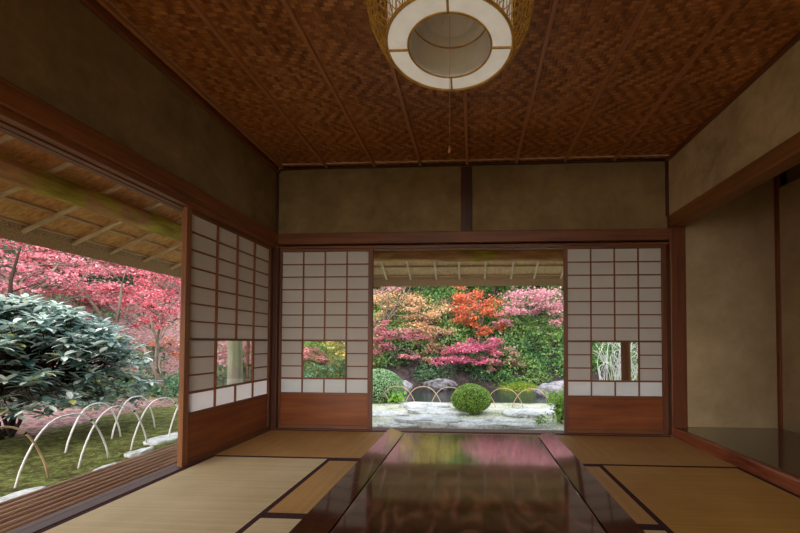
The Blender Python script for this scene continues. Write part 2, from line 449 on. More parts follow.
# ------------------------------------------------------------------ low lacquered table
TH = .41
p1 = at(396, 434, 2, TH); p2 = at(548, 434, 2, TH); q1 = at(306, 533, 2, TH); q2 = at(620, 533, 2, TH)
xl = .5*(at(405, 434, 2, TH)[0]+at(326, 533, 2, TH)[0]); xr = .5*(at(541, 434, 2, TH)[0]+at(598, 533, 2, TH)[0])
ol = .5*(at(391, 429.5, 2, TH)[0]+at(287.5, 533, 2, TH)[0]); orr = .5*(at(555, 432, 2, TH)[0]+at(637, 533, 2, TH)[0])
yf = at(470, 434, 2, TH)[1]; yn = yf-1.62
r = empty('low_table', ((xl+xr)/2, (yf+yn)/2, 0), 0, 'low dark lacquered wooden table with upturned side rims in the middle of the tatami', 'table')
MB().box(xl+.001, xr-.001, yn, yf, TH-.04, TH).build('table_top', LACQ, r, False, .003)
def rim(x0, x1, ext):
    """flat side rail, a little raised to the outside, its far end cut on the slant"""
    zo = TH+.006; zb = TH-.036
    v = [(x0, yn, TH), (x1, yn, zo), (x1, yf+ext, zo), (x0, yf, TH), (x0, yn, zb), (x1, yn, zb), (x1, yf+ext, zb), (x0, yf, zb)]
    return MB().add(v, [(0, 1, 2, 3), (4, 7, 6, 5), (0, 4, 5, 1), (1, 5, 6, 2), (2, 6, 7, 3), (3, 7, 4, 0)])
rim(xl-.003, ol, .09).build('side_rim', LACQ_E, r)
rim(xr+.003, orr, .06).build('side_rim', LACQ_E, r)
for a, nm in ((yf-.10, 'end_apron'), (yn+.07, 'end_apron')):
    MB().box(xl+.06, xr-.06, a, a+.025, TH-.12, TH-.04).build(nm, LACQ_E, r, False, .004)
for a in (xl+.05, xr-.075):
    MB().box(a, a+.025, yn+.1, yf-.1, TH-.12, TH-.04).build('side_apron', LACQ_E, r, False, .004)
for a in (xl+.045, xr-.105):
    for b in (yn+.06, yf-.12):
        MB().prism([(a, b), (a+.06, b), (a+.06, b+.06), (a, b+.06)], 2, .001, TH-.04).build('leg', LACQ_E, r, False, .006)

# ------------------------------------------------------------------ hanging lantern
BAMB = wood('golden_bamboo', (150, 108, 30), (214, 168, 66), 2, .35, .4, 20, .05)
LPAP, t = new('lantern_paper')
c = t.ramp(t.noise(t.coord(), 9, 3), [(.3, lin((226, 222, 212))), (.7, lin((240, 238, 230)))])
pb = t.pbsdf(c, .6, None, .3)
t.out(t.n('ShaderNodeAddShader', {0: t.n('ShaderNodeMixShader', {0: .4, 1: pb, 2: t.n('ShaderNodeBsdfTranslucent', {'Color': c}).outputs[0]}).outputs[0],
      1: t.n('ShaderNodeEmission', {'Color': lin((238, 232, 222)), 'Strength': .09}).outputs[0]}).outputs[0])
LGREY = plain('lantern_recess_plastic', (226, 229, 233), .5, .3, .02)
lx, ly, lz = 1.862, -1.995, 2.20
L = empty('pendant_lantern', (lx, ly, lz), 0, 'round bamboo and white paper lantern hanging from the woven ceiling', 'lamp')
MB().lathe([(.19, .004), (.285, .004), (.285, .008), (.19, .008)], (lx, ly, lz), 64, True).build('ring_diffuser', LPAP, L)
MB().lathe([(.283, .008), (.283, .395), (.280, .395), (.280, .008)], (lx, ly, lz), 64, True).build('paper_shade', LPAP, L, True)
rb = MB()
for k in range(60):
    a = 2*PI*k/60; rb.tube([(lx+.2845*math.cos(a), ly+.2845*math.sin(a), lz+.01), (lx+.2845*math.cos(a), ly+.2845*math.sin(a), lz+.39)], .0016, 4)
rb.build('shade_ribs', BAMB, L)
MB().ring(.287, .0075, (lx, ly, lz+.004)).build('outer_hoop', BAMB, L, True)
MB().ring(.19, .0045, (lx, ly, lz+.003)).build('inner_hoop', BAMB, L, True)
for k in range(4):
    a = PI/2*k+.02
    MB().tube([(lx+.19*math.cos(a), ly+.19*math.sin(a), lz), (lx+.285*math.cos(a), ly+.285*math.sin(a), lz)], .0055, 6).build('spoke', BAMB, L)
rec = MB().lathe([(.188, .008), (.182, .15), (.12, .152), (.118, .142), (.085, .140), (.083, .15), (.03, .155), (.0, .155)], (lx, ly, lz), 64)
rec.build('lamp_recess', LGREY, L, True)
MB().ring(.182, .004, (lx, ly, lz+.148)).build('recess_hoop', BAMB, L, True)
MB().lathe([(.006, .150), (.008, .14), (.0, .133)], (lx-.04, ly+.02, lz), 12).build('lamp_knob', LGREY, L, True)
def cage_r(z): return .292+.085*math.sin(PI*min(max((z+.0)/.40, 0), 1))**.8
cg = MB()
for fam in (-1, 1):
    for k in range(54):
        pts = []
        for i in range(13):
            z = .40*i/12; a = 2*PI*k/54+fam*.9*i/12; rr = cage_r(z)
            pts.append((lx+rr*math.cos(a), ly+rr*math.sin(a), lz+z))
        cg.tube(pts, .0024, 4, False)
for z in (.06, .13, .2, .27, .34): cg.ring(cage_r(z), .003, (lx, ly, lz+z), 48, 4)
cg.build('bamboo_cage', BAMB, L)
pc = MB().tube([(lx, ly, lz+.155), (lx, ly, 1.745)], .0009, 5).build('pull_cord', W_BAT, L)
MB().lathe([(.0, .03), (.004, .028), (.007, .01), (.006, .0), (.0, -.002)], (lx, ly, 1.72), 12).build('pull_knob', W_TAN_Z, pc, True)

# ------------------------------------------------------------------ eaves
def zu(d): return 2.095-.5*(d-1)              # underside of the thatch
EB = empty('eave_back', (2, 1, 2), kind='structure'); EL = empty('eave_left', (-1, -2, 2), kind='structure')
DO = 1.74
XR, YR = 7.0, REAR-1.0
def eave(P, side, mat):
    ds = [.0, .4, .8, 1.2, 1.6]
    def pt(d, s, z):
        if side == 'B': return ((-d if s == 0 else XR), d, z)
        return (-d, (d if s == 0 else YR), z)
    m = MB(); vs = []; fs = []
    for d in ds: vs += [pt(d, 0, zu(d)), pt(d, 1, zu(d))]
    fs = [(2*i, 2*i+1, 2*i+3, 2*i+2) for i in range(len(ds)-1)]
    m.add(vs, fs).build('reed_lining', mat, P)
    e = MB()
    prof = [(1.6, zu(1.6)), (1.63, zu(1.63)-.035), (DO-.03, zu(DO)-.06), (DO, zu(DO)-.045), (DO+.05, zu(DO)+.05), (DO+.02, zu(DO)+.27), (-.1, zu(0)+.55), (-.1, zu(0)+.001)]
    n = len(prof)
    e.add([pt(d, 0, z) for d, z in prof]+[pt(d, 1, z) for d, z in prof], [(i, (i+1) % n, n+(i+1) % n, n+i) for i in range(n-1)]+[tuple(range(n)), tuple(range(n, 2*n))])
    e.build('thatch', THATCH_E, P)
eave(EB, 'B', REED_B); eave(EL, 'L', REED_L)
for d in (.30, .74, 1.22, 1.40, 1.585):
    MB().tube([(-d, d, zu(d)-.011), (XR, d, zu(d)-.011)], .011, 6).build('batten', BAM_OLD, EB, True)
for d in (.30, .74, 1.38, 1.585):
    MB().tube([(-d, d, zu(d)-.011), (-d, YR, zu(d)-.011)], .011, 6).build('batten', wood('batten_wood_y', (180, 150, 118), (232, 206, 176), 1) if 'batten_wood_y' not in bpy.data.materials else bpy.data.materials['batten_wood_y'], EL, True)
for i in range(-2, 15):
    x = .76+.345*i+(i % 3)*.01
    MB().tube([(x, max(.12, -x), zu(max(.12, -x))-.045), (x+random.uniform(-.01, .01), 1.60, zu(1.60)-.043)], [.018, .014], 8).build('rafter', RAFT_B, EB, True)
for i in range(-16, 5):
    y = -.115+.375*i+(i % 3)*.012
    MB().tube([(-max(.12, y), y+.09, zu(max(.12, y))-.045), (-1.63, y-.02, zu(1.63)-.043)], [.022, .017], 8).build('rafter', RAFT_L, EL, True)
# hip rafter
MB().tube([(-.1, .1, zu(.1)-.06), (-1.62, 1.62, zu(1.62)-.06)], .035, 8).build('hip_rafter', RAFT_L, EB, True)
def lumpy_log(a, b, r0, r1, mat, name, n=26):
    a, b = np.array(a), np.array(b); pts = []; rad = []
    for i in range(n):
        f = i/(n-1); pts.append(a+(b-a)*f+np.array([0, 0, .012*math.sin(f*9)])); rad.append((r0+(r1-r0)*f)*(1+.05*math.sin(f*37)))
    return MB().tube(pts, rad, 14).build(name, mat, None, True)
struct(lumpy_log((-1.3, 1.0, 1.945), (XR, 1.0, 1.945), .075, .072, LOG_X, 'eave_beam_back'))
struct(lumpy_log((-1.0, 1.3, 1.955), (-1.0, YR, 1.938), .085, .074, LOG_Y, 'eave_beam_left'))
def post(x, y, zb, label, mat, r0):
    g = 'natural wood posts under the eaves'
    o = MB().tube([(x, y, zb), (x+.005, y, .5), (x-.004, y, 1.2), (x, y, 1.89)], [r0*1.08, r0, r0*.97, r0*.93], 12).build('eave_post', mat, None, True)
    tag(o, label, 'post', g); return o
post(-1.0, .92, -.42, 'pale bark post outside, seen through the window of the left wall screen', BARK, .085)
post(3.81, 1.0, -.42, 'brown wooden post outside, seen through the window of the right shoji screen', W_TAN_Z, .055)

# ------------------------------------------------------------------ slatted veranda
V = empty('slatted_veranda', (-.45, -2, -.05), 0, 'narrow veranda of round brown slats outside the open left side', 'veranda')
for i in range(9):
    x = -.165-.0645*i
    MB().tube([(x, YR+1.2, -.068), (x, .35, -.068)], .0195, 8).build('slat', SLAT, V, True)
for y in (-5.5, -4, -2.6, -1.3, 0):
    MB().box(-.71, -.13, y-.03, y+.03, -.14, -.086).build('joist', W_SILLX, V)
    for x in (-.66, -.2): MB().box(x-.035, x+.035, y-.035, y+.035, -.42, -.14).build('leg', W_DARK_Z, V)

# ------------------------------------------------------------------ garden ground
def sm(a, b, x):
    t = np.clip((x-a)/(b-a), 0, 1); return t*t*(3-2*t)
def fbm(x, y, s=1.0):
    return (np.sin(x*1.7*s+1.3*np.sin(y*.9*s))+np.sin(y*2.1*s+1.1*np.sin(x*1.3*s+2))+.5*np.sin(3.7*x*s+2.9*y*s))/2.5
def ground_h(x, y):
    x = np.asarray(x, float); y = np.asarray(y, float)
    h = -.40+.02*fbm(x, y, 1.5)
    pond = sm(4.35, 4.9, y)*(1-sm(8.3, 9.3, y))*sm(-1.6, -.4, x)*(1-sm(9, 10.5, x))
    h = h-.55*pond
    back = np.maximum(y-9.0-.03*np.maximum(-x, 0), 0); left = np.maximum(-x-7.0, 0)
    right = np.maximum(x-11, 0)
    s = np.sqrt((.68*back)**2+(.5*left)**2+(.6*right)**2)
    s = np.where(s > 8, 8+.3*(s-8), s)
    return h+s+.12*fbm(x, y, .8)*np.minimum(s, 1)
xs = np.concatenate([np.arange(-34, -8, .9), np.arange(-8, 9, .22), np.arange(9, 30, 1.0)])
ys = np.concatenate([np.arange(-30, -4, 1.5), np.arange(-4, 11, .22), np.arange(11, 34, .9)])
XX, YY = np.meshgrid(xs, ys, indexing='ij'); ZZ = ground_h(XX, YY)
inside = (XX > -.12) & (XX < 5.6) & (YY < .12) & (YY > REAR); ZZ = np.where(inside, -.45, ZZ)
nx, ny = XX.shape
g = MB(); g.v = list(zip(XX.ravel(), YY.ravel(), ZZ.ravel()))
g.f = [(i*ny+j, (i+1)*ny+j, (i+1)*ny+j+1, i*ny+j+1) for i in range(nx-1) for j in range(ny-1)]
GR, t = new('garden_ground')
s = t.n('ShaderNodeSeparateXYZ', {0: t.n('ShaderNodeTexCoord').outputs['Object']})
n1 = t.noise(t.coord(), 2.0, 5); n2 = t.noise(t.coord(), 26, 4, .7); n3 = t.noise(t.coord(), 7, 4)
vor = t.n('ShaderNodeTexVoronoi', {'Vector': t.coord(), 'Scale': 22.0}).outputs['Color']
litter = t.ramp(t.n('ShaderNodeSeparateColor', {0: vor}).outputs[0], [(.1, lin((86, 72, 68))), (.35, lin((136, 102, 108))), (.6, lin((190, 150, 160))), (.8, lin((120, 98, 92))), (.97, lin((196, 150, 120)))])
litter = t.mixc(t.m('MULTIPLY', n3, .5), litter, lin((110, 84, 84)))
moss = t.ramp(t.m('ADD', t.m('MULTIPLY', n2, .6), t.m('MULTIPLY', n3, .4)), [(.37, lin((66, 52, 38))), (.48, lin((76, 78, 40))), (.62, lin((126, 134, 76)))])
grav = t.ramp(t.m('ADD', t.m('MULTIPLY', n2, .6), t.m('MULTIPLY', n1, .4)), [(.38, lin((112, 124, 84))), (.47, lin((168, 172, 150))), (.6, lin((214, 214, 208)))])
earth = t.ramp(n3, [(.3, lin((38, 35, 36))), (.7, lin((82, 74, 76)))])
wob = t.m('MULTIPLY_ADD', n1, 1.6, -.8)
x_, y_ = t.m('ADD', s.outputs[0], wob), t.m('ADD', s.outputs[1], wob)
def mrange(v, a, b):
    return t.n('ShaderNodeMapRange', {0: v, 1: a, 2: b}).outputs[0]
far_l = t.mixc(.85, litter, t.ramp(n3, [(.3, lin((58, 56, 50))), (.7, lin((128, 112, 112)))]))
litter2 = t.mixc(mrange(x_, -7.0, -8.5), litter, far_l)
c = t.mixc(mrange(x_, -4.3, -4.0), litter2, moss)
c = t.mixc(t.m('MULTIPLY', mrange(x_, -1.9, -1.2), mrange(y_, 1.0, 1.4)), c, grav)
c = t.mixc(mrange(s.outputs[1], 4.25, 4.5), c, t.mixc(mrange(x_, -2.5, -2), litter, earth))
c = t.mixc(t.m('MULTIPLY', mrange(x_, -7.5, -6.5), mrange(y_, 4.2, 4.6)), c, t.mixc(mrange(x_, -1.8, -1.2), moss, earth))
t.out(t.pbsdf(c, .95, t.bump(t.m('ADD', n2, n3), .6, .04), .1))
o = g.build('ground', GR, None, True); struct(o)
WAT, t = new('pond_water')
nn = t.noise(t.coord((1, 2.2, 1)), 5, 3)
t.out(t.pbsdf(lin((46, 50, 50)), .12, t.bump(nn, .25, .03), .5))
struct(MB().box(-2.2, 11.5, 4.3, 9.6, -.75, -.64).build('water_pond', WAT), 'stuff')
# floor of gravel and slabs
STONE, t = new('pale_stone')
n1 = t.noise(t.coord(), 3.0, 5, .65); n2 = t.noise(t.coord(), 22, 4)
c = t.ramp(t.m('ADD', t.m('MULTIPLY', n1, .6), t.m('MULTIPLY', n2, .4)), [(.36, lin((112, 116, 112))), (.48, lin((186, 190, 190))), (.64, lin((226, 228, 230)))])
t.out(t.pbsdf(c, .9, t.bump(t.m('ADD', n1, t.m('MULTIPLY', n2, .3)), .7, .03), .1))
ROCK = plain('dark_rock', (88, 88, 94), .9, .15, .5, 6, .8)
ROCK_G = plain('grey_rock', (118, 118, 126), .9, .15, .35, 6, .8)
def blob(name, c, r, mat, label, cat, group=None, seed=0, flat=False, n=22):
    rr = np.random.default_rng(seed); ph = rr.uniform(0, 6, 6); m = MB(); vs = []; fs = []
    seg = 2*n
    for i in range(n+1):
        th = PI*i/n
        for k in range(seg):
            a = 2*PI*k/seg
            d = np.array([math.sin(th)*math.cos(a), math.sin(th)*math.sin(a), math.cos(th)])
            w = 1+.13*math.sin(3*d[0]+ph[0]+2*d[2])+.11*math.sin(4*d[1]+ph[1])+.07*math.sin(7*d[0]+5*d[1]+ph[2])+.04*math.sin(13*d[2]+9*d[0]+ph[3])
            zz = d[2]
            if flat: zz = math.copysign(min(abs(zz)*2.2, 1)**.8, zz) if abs(zz) > 1e-6 else 0
            vs.append((c[0]+r[0]*d[0]*w, c[1]+r[1]*d[1]*w, c[2]+r[2]*zz*(1+.25*(w-1)+.04*math.sin(9*d[0]+ph[4])+.04*math.sin(11*d[1]+ph[5]))))
    for i in range(n):
        for k in range(seg):
            fs.append((i*seg+k, (i+1)*seg+k, (i+1)*seg+(k+1) % seg, i*seg+(k+1) % seg))
    o = m.add(vs, fs).build(name, mat, None, True); tag(o, label, cat, group); return o
G = 'stone slabs outside the back opening'
for k, (px, py, rx, ry, rz, lb) in enumerate([
        (432, 421.5, .62, .30, .07, 'shade edged stone slab nearest the back opening sill'),
        (500, 424, .66, .26, .05, 'pale stone slab right of the shade edged slab by the sill'),
        (440, 412, .55, .34, .05, 'pale stone slab left of the round clipped bush'),
        (540, 413, .62, .36, .05, 'broad pale stone slab right of the round clipped bush'),
        (388, 414, .40, .22, .035, 'small stone slab in front of the left clipped bush'),
        (425, 406.5, .5, .3, .06, 'stone slab at the water edge behind the bamboo hoops'),
        (398, 425, .28, .16, .03, 'small flat stone at the left end of the back opening')]):
    q = at(px, py, 2, -.37); blob('stone_slab', (q[0], q[1], -.385), (rx, ry, rz), STONE, lb, 'stone', G, 20+k, True)
q = at(424, 424.5, 2, -.38); blob('rock', (q[0], q[1]-.02, -.37), (.26, .07, .06), ROCK, 'dark lump added as the shaded front side of the near stone slab', 'rock', None, 3)  # dark blob stands in for the slab's shaded vertical side
for k, (px, py, X_, Y_, lb) in enumerate([(402, 386, .32, .25, 'grey rock on the far bank right of the left clipped bush'), (548, 389, .4, .3, 'low rock on the far pond bank right of the mossy mound'),
                                    (562, 386, .45, .4, 'tall grey rock at the right end of the pond bank'), (440, 384, .45, .3, 'dark rock on the far pond bank under the pink maple')]):
    q = at(px, py, 2, -.45); q = q if q[1] < 9 else at(px, py, 1, 8.8)
    blob('rock', (q[0], q[1], q[2]-.05), (X_, Y_, .22), ROCK_G if k != 3 else ROCK, lb, 'rock', 'rocks around the pond', 40+k)
for k, (px, py, a, b) in enumerate([(78, 482, .20, .07), (60, 487, .12, .05), (15, 498, .22, .08), (108, 468, .14, .05), (165, 438, .34, .12), (138, 452, .16, .06)]):
    q = at(px, py, 2, -.38)
    blob('edging_stone', (q[0], q[1], -.40), (b*1.3, a, .035), STONE, ['pale edging stone in front of the veranda, long one by the second hoop foot', 'small pale edging stone left of the long one along the veranda', 'pale edging stone by the nearest hoop foot at the left border', 'flat edging stone under the middle hoops', 'large flat pale stone at the far end of the veranda', 'small edging stone beside the large flat one at the far end'][k], 'stone', 'edging stones along the veranda', 60+k, True)

# ------------------------------------------------------------------ foliage
def leaf_mesh(name, P, size, mat, parent=None, up=.5, aspect=.5, jitter=.4, fold=False, nrm=None):
    P = np.asarray(P, float)
    if parent is not None:
        o_ = origin(parent); P = P-np.array([o_.x, o_.y, o_.z])
    n = len(P)
    N = rng.normal(size=(n, 3))*(1-up); N[:, 2] += up*1.4
    if nrm is not None: N = N*.55+nrm
    N /= np.linalg.norm(N, axis=1)[:, None]+1e-9
    A = rng.normal(size=(n, 3)); A -= N*(A*N).sum(1)[:, None]; A /= np.linalg.norm(A, axis=1)[:, None]+1e-9
    B = np.cross(N, A)
    L_ = (size*(1+jitter*(rng.random(n)-.5)*2))[:, None]; Wd = L_*aspect
    if fold:
        V_ = np.stack([P-A*L_*.5, P-A*L_*.15+B*Wd*.5-N*L_*.02, P+A*L_*.25+B*Wd*.42-N*L_*.06, P+A*L_*.5-N*L_*.15, P+A*L_*.25-B*Wd*.42-N*L_*.06, P-A*L_*.15-B*Wd*.5-N*L_*.02], 1)
    else:
        V_ = np.stack([P-A*L_*.5, P+B*Wd*.5, P+A*L_*.5, P-B*Wd*.5], 1)
    k = V_.shape[1]
    me = bpy.data.meshes.new(name); me.vertices.add(n*k); me.loops.add(n*k); me.polygons.add(n)
    me.vertices.foreach_set('co', V_.reshape(-1)); me.loops.foreach_set('vertex_index', np.arange(n*k, dtype=np.int32))
    me.polygons.foreach_set('loop_start', np.arange(0, n*k, k, dtype=np.int32)); me.update(calc_edges=True); me.validate()
    me.materials.append(mat)
    o = bpy.data.objects.new(name, me); COL.objects.link(o)
    if parent is not None: o.parent = parent
    return o

def pad_points(c, r, n):
    """leaves of one flat maple spray: twiglets radiating in a flattened lens"""
    m = max(6, n//70); out = []
    a = rng.uniform(0, 2*PI, m); q = np.sqrt(rng.random(m))
    cx = np.stack([np.cos(a)*q*r[0], np.sin(a)*q*r[1], (rng.random(m)-.5)*2*r[2]*np.sqrt(1-.7*q*q)-.35*r[2]*q*q], 1)
    for p in cx:
        k = n//m; s = np.array([r[0], r[1], r[2]])
        out.append(p+rng.normal(size=(k, 3))*np.array([.20*s[0], .20*s[1], max(.20*s[2], .03)]))
    return np.concatenate(out)+np.array(c)

def branch(mb, a, b, r0, r1, wig=.12, n=7, sides=6):
    a, b = np.array(a, float), np.array(b, float); L_ = np.linalg.norm(b-a); pts = []
    off = rng.normal(size=3)*wig*L_
    for i in range(n):
        f = i/(n-1); p = a+(b-a)*f+off*math.sin(PI*f)+(rng.normal(size=3)*.025*L_ if 0 < i < n-1 else 0)
        p[2] += .10*L_*math.sin(PI*f); pts.append(p)
    mb.tube(pts, [r0+(r1-r0)*i/(n-1) for i in range(n)], sides)
    return pts

def maple(label, cols, pads, base, dens=1.0, leaf=.075, name='japanese_maple', group='maple trees in the garden', bark=BARK_D, trunk_r=.09, trans=.35):
    """pads: (centre, (rx, ry, rz))"""
    bz = float(ground_h(base[0], base[1]))-.05
    r = empty(name, (base[0], base[1], bz), 0, label, 'tree', group)
    cen = np.mean([p[0] for p in pads], 0)
    fork = np.array([base[0]*.55+cen[0]*.45, base[1]*.55+cen[1]*.45, bz+(cen[2]-bz)*.5])
    mb = MB(); pts = branch(mb, (base[0], base[1], bz), fork, trunk_r, trunk_r*.6, .06, 7, 8)
    P = []
    for c, rad in pads:
        st = pts[random.choice((-1, -2, -1))]
        bp = branch(mb, st, np.array(c)-np.array([0, 0, rad[2]*.3]), trunk_r*.45, .012, .10, 8)
        for k in range(6):
            a = random.uniform(0, 2*PI); e = np.array(c)+np.array([math.cos(a)*rad[0]*.8, math.sin(a)*rad[1]*.8, random.uniform(-.5, .3)*rad[2]])
            branch(mb, bp[random.randint(4, 6)], e, .014, .004, .08, 5, 4)
        n = int(dens*max(250, 1500*rad[0]*rad[1]*(.7+rad[2])))
        P.append(pad_points(c, rad, n))
    mb.build('trunk', bark, r, True)
    dk = tuple(int(v*.42) for v in cols[0]); md = tuple(int(v*.8) for v in cols[1])  # darkened stops put the shade among the leaves into their colour
    m = leafmat(label[:18]+' leaves', [dk, cols[0], md]+list(cols[1:]), trans)
    leaf_mesh('foliage', np.concatenate(P), leaf, m, r, .55, .75)
    return r

def pb(px, py, rpx, rypx, Y_, deep=1.0):
    c = at(px, py, 1, Y_); s = (Y_+3.7)/F_PX
    return (c, (rpx*s, rpx*s*deep, rypx*s))
def pl(px, py, rpx, rypx, X_, deep=1.0):
    c = at(px, py, 0, X_); s = (c[1]+3.7)/F_PX
    return (c, (rpx*s*deep, rpx*s, rypx*s))

maple('maple with pale orange and yellow leaves, upper left of the back opening', [(218, 188, 135), (228, 175, 147), (233, 196, 162), (203, 184, 120)],
      [pb(398, 300, 28, 9, 11), pb(430, 312, 24, 8, 10.6), pb(384, 316, 16, 8, 10.9), pb(455, 306, 16, 8, 11.2), pb(420, 324, 18, 6, 10.3)], (-.2, 11.5))
maple('maple with dusky pink leaves at the left edge of the back opening', [(180, 117, 139), (218, 131, 137), (205, 152, 166), (220, 170, 177)],
      [pb(380, 326, 14, 8, 9.7), pb(404, 335, 26, 6, 9.5), pb(384, 346, 17, 7, 9.4), pb(415, 354, 14, 4, 9.2), pb(372, 338, 16, 8, 9.4)], (-.6, 9.6))
maple('maple with salmon and tan leaves, left of the pink maple over the pond', [(212, 154, 134), (205, 172, 142), (223, 145, 138)],
      [pb(441, 334, 18, 8, 9.9), pb(427, 346, 14, 7, 9.8), pb(448, 349, 13, 6, 9.7), pb(432, 360, 9, 5, 9.5)], (.9, 10.2))
maple('bright orange red maple in the middle of the back opening', [(233, 123, 88), (238, 149, 102), (230, 119, 120), (233, 164, 108)],
      [pb(476, 300, 20, 9, 10.6), pb(470, 316, 16, 9, 10.4), pb(491, 308, 14, 8, 10.5), pb(460, 308, 10, 6, 10.6), pb(498, 326, 9, 7, 10.2), pb(479, 330, 9, 6, 10.2), pb(468, 292, 14, 6, 10.9)], (2.2, 10.8), 1.3)
maple('hot pink maple reaching low over the pond in the back opening', [(210, 103, 136), (231, 128, 165), (239, 166, 188)],
      [pb(470, 349, 24, 6, 9.1), pb(484, 341, 16, 6, 9.2), pb(450, 359, 18, 4, 9.0), pb(474, 360, 20, 4, 9.0), pb(492, 350, 10, 5, 9.1)], (2.3, 9.5), 1.4)
maple('small maple with faded dusty pink leaves right of the hot pink maple', [(198, 153, 151), (186, 153, 137), (213, 176, 169)],
      [pb(507, 351, 16, 6, 9.2), pb(512, 361, 13, 5, 9.1), pb(497, 366, 9, 4, 9.0)], (3.0, 9.6))
maple('pale pink maple at the upper right of the back opening', [(240, 193, 204), (230, 157, 176), (243, 213, 218)],
      [pb(530, 297, 28, 8, 10.2), pb(556, 299, 20, 9, 10.0), pb(514, 313, 16, 5, 9.8), pb(560, 320, 9, 7, 9.6), pb(504, 322, 9, 4, 9.8), pb(548, 310, 16, 5, 10),
       ((3.4, 12, 4.2), (1.2, 1.2, .5)), ((2.4, 12.3, 4.3), (.8, 1, .45)), ((5.0, 12, 4.4), (1.5, 1.3, .6)), ((4.2, 12.8, 5.2), (1.6, 1.3, .6))], (4.6, 11.2))
maple('tall pale pink maple behind the orange and yellow one at the left', [(239, 201, 207), (233, 180, 190), (219, 168, 154)],
      [pb(378, 292, 14, 6, 12.2), pb(402, 288, 16, 5, 12.4), ((-1.6, 13, 4.2), (1.3, 1.2, .5)), ((-2.8, 13, 4.4), (1.5, 1.3, .6)), ((-2.2, 13.4, 5.2), (1.5, 1.3, .6))], (-2.0, 13))
maple('red pink maple outside, seen through the window of the back left screen', [(211, 124, 133), (233, 165, 168), (222, 144, 130)],
      [pb(312, 350, 12, 6, 9.0), pb(304, 358, 12, 5, 8.8), pb(322, 360, 9, 4, 8.9)], (-3.0, 9.6))
maple('yellow leaved tree outside, seen through the back left screen window', [(225, 204, 115), (206, 199, 124), (179, 187, 105)],
      [pb(339, 346, 9, 5, 8.3), pb(345, 355, 7, 4, 8.2), pb(331, 341, 8, 4, 8.4), ((.55, 11.6, 4.2), (.9, 1.0, .5)), ((-.2, 11.8, 4.0), (.7, .8, .4)), ((.3, 12, 4.9), (.8, .8, .4))], (-1.5, 10.6))
maple('pink maple outside, seen through the window of the left wall screen', [(218, 138, 153), (237, 180, 191), (206, 124, 135)],
      [pb(220, 349, 22, 10, 6.4), pb(246, 347, 18, 9, 6.6), pb(232, 360, 18, 5, 6.2), pb(252, 358, 14, 5, 6.4), pb(210, 338, 24, 12, 7)], (-4.6, 7.4), 1.1)
maple('vivid crimson maple beside the right jamb of the veranda opening', [(215, 89, 108), (234, 127, 145), (239, 163, 175), (222, 108, 106)],
      [pl(150, 300, 30, 13, -7.6), pl(166, 282, 22, 10, -8), pl(130, 287, 22, 8, -8.0), pl(172, 318, 16, 10, -7.4), pl(150, 322, 14, 8, -7.4), pl(175, 298, 16, 10, -7.8), pl(160, 265, 26, 8, -8.4)], (-6.6, 6.2), 1.0, trunk_r=.045)
maple('light pink maple across the top left behind the rhododendron', [(239, 158, 177), (228, 136, 151), (244, 190, 200), (217, 130, 130)],
      [pl(38, 274, 34, 9, -8.6), pl(84, 282, 32, 8, -8.4), pl(16, 290, 24, 9, -8.2), pl(104, 268, 28, 8, -9), pl(60, 262, 34, 9, -9.4), pl(8, 262, 30, 10, -9), pl(112, 296, 18, 7, -8.2)], (-9.0, 3.8), .6)
maple('low orange red maple on the slope beside the bent trunk', [(225, 130, 112), (233, 153, 111), (217, 125, 125)],
      [pl(158, 352, 20, 8, -8.8), pl(171, 364, 14, 7, -8.6), pl(145, 346, 14, 6, -9), pl(172, 344, 12, 8, -8.8)], (-8.6, 8.0), 1.0)
maple('tall red maple high on the left slope', [(218, 114, 125), (235, 148, 162), (209, 123, 116)],
      [pl(20, 248, 50, 12, -12), pl(80, 256, 50, 12, -12), pl(140, 262, 46, 11, -12), pl(175, 272, 30, 12, -12), pl(110, 240, 50, 12, -13), pl(40, 232, 60, 12, -13), pl(165, 300, 30, 12, -12.5), pl(60, 290, 40, 9, -12), pl(110, 305, 30, 8, -12)], (-12.5, 8), .3, .11)
# bent mossy trunk and bare grey trees on the left slope
def bare(label, segs, mat, name='bare_tree', r0=.07):
    base = segs[0][0]
    r = empty(name, tuple(base), 0, label, 'tree', 'bare trunks on the left slope')
    for i, s_ in enumerate(segs):
        n = len(s_); ra = r0 if i == 0 else r0*.45
        MB().tube(s_, [ra*(1-.65*k/(n-1)) for k in range(n)], 8).build('trunk' if i == 0 else 'branch', mat, r, True)
    return r
XB = -5.2
def lp(*q): return [at(x, y, 0, xx) for x, y, xx in q]
bare('bent mossy trunk with a dark curved branch near the veranda jamb', [lp((172, 425, -4.9), (168, 408, -5.0), (164, 392, -5.1), (158, 376, -5.2), (150, 360, -5.3), (143, 346, -5.4)),
     lp((158, 376, -5.2), (156, 366, -5.2), (157, 352, -5.2), (157, 340, -5.15), (153, 328, -5.1), (150, 316, -5.1))], BARK_D, 'leaning_tree', .10)
bare('thin dark bare tree rising at the far left behind the rhododendron', [lp((14, 312, -7), (10, 296, -7), (11, 280, -7), (16, 262, -7), (21, 246, -7)), lp((10, 292, -7), (24, 288, -7), (40, 283, -7))], BARK_B, r0=.04)
bare('grey forked bare tree in the middle of the left garden view', [lp((108, 330, -7.4), (96, 308, -7.4), (84, 292, -7.4), (75, 284, -7.4)), lp((76, 285, -7.4), (86, 274, -7.4), (92, 262, -7.4))], BARK_D, r0=.04)
bare('pale forked bare tree in front of the crimson maple', [lp((117, 322, -7), (120, 300, -7), (122, 284, -7), (114, 274, -7), (100, 266, -7)), lp((122, 284, -7), (126, 270, -7), (130, 262, -7)), lp((110, 306, -7), (124, 318, -7), (140, 330, -7))], BARK_D, r0=.034)

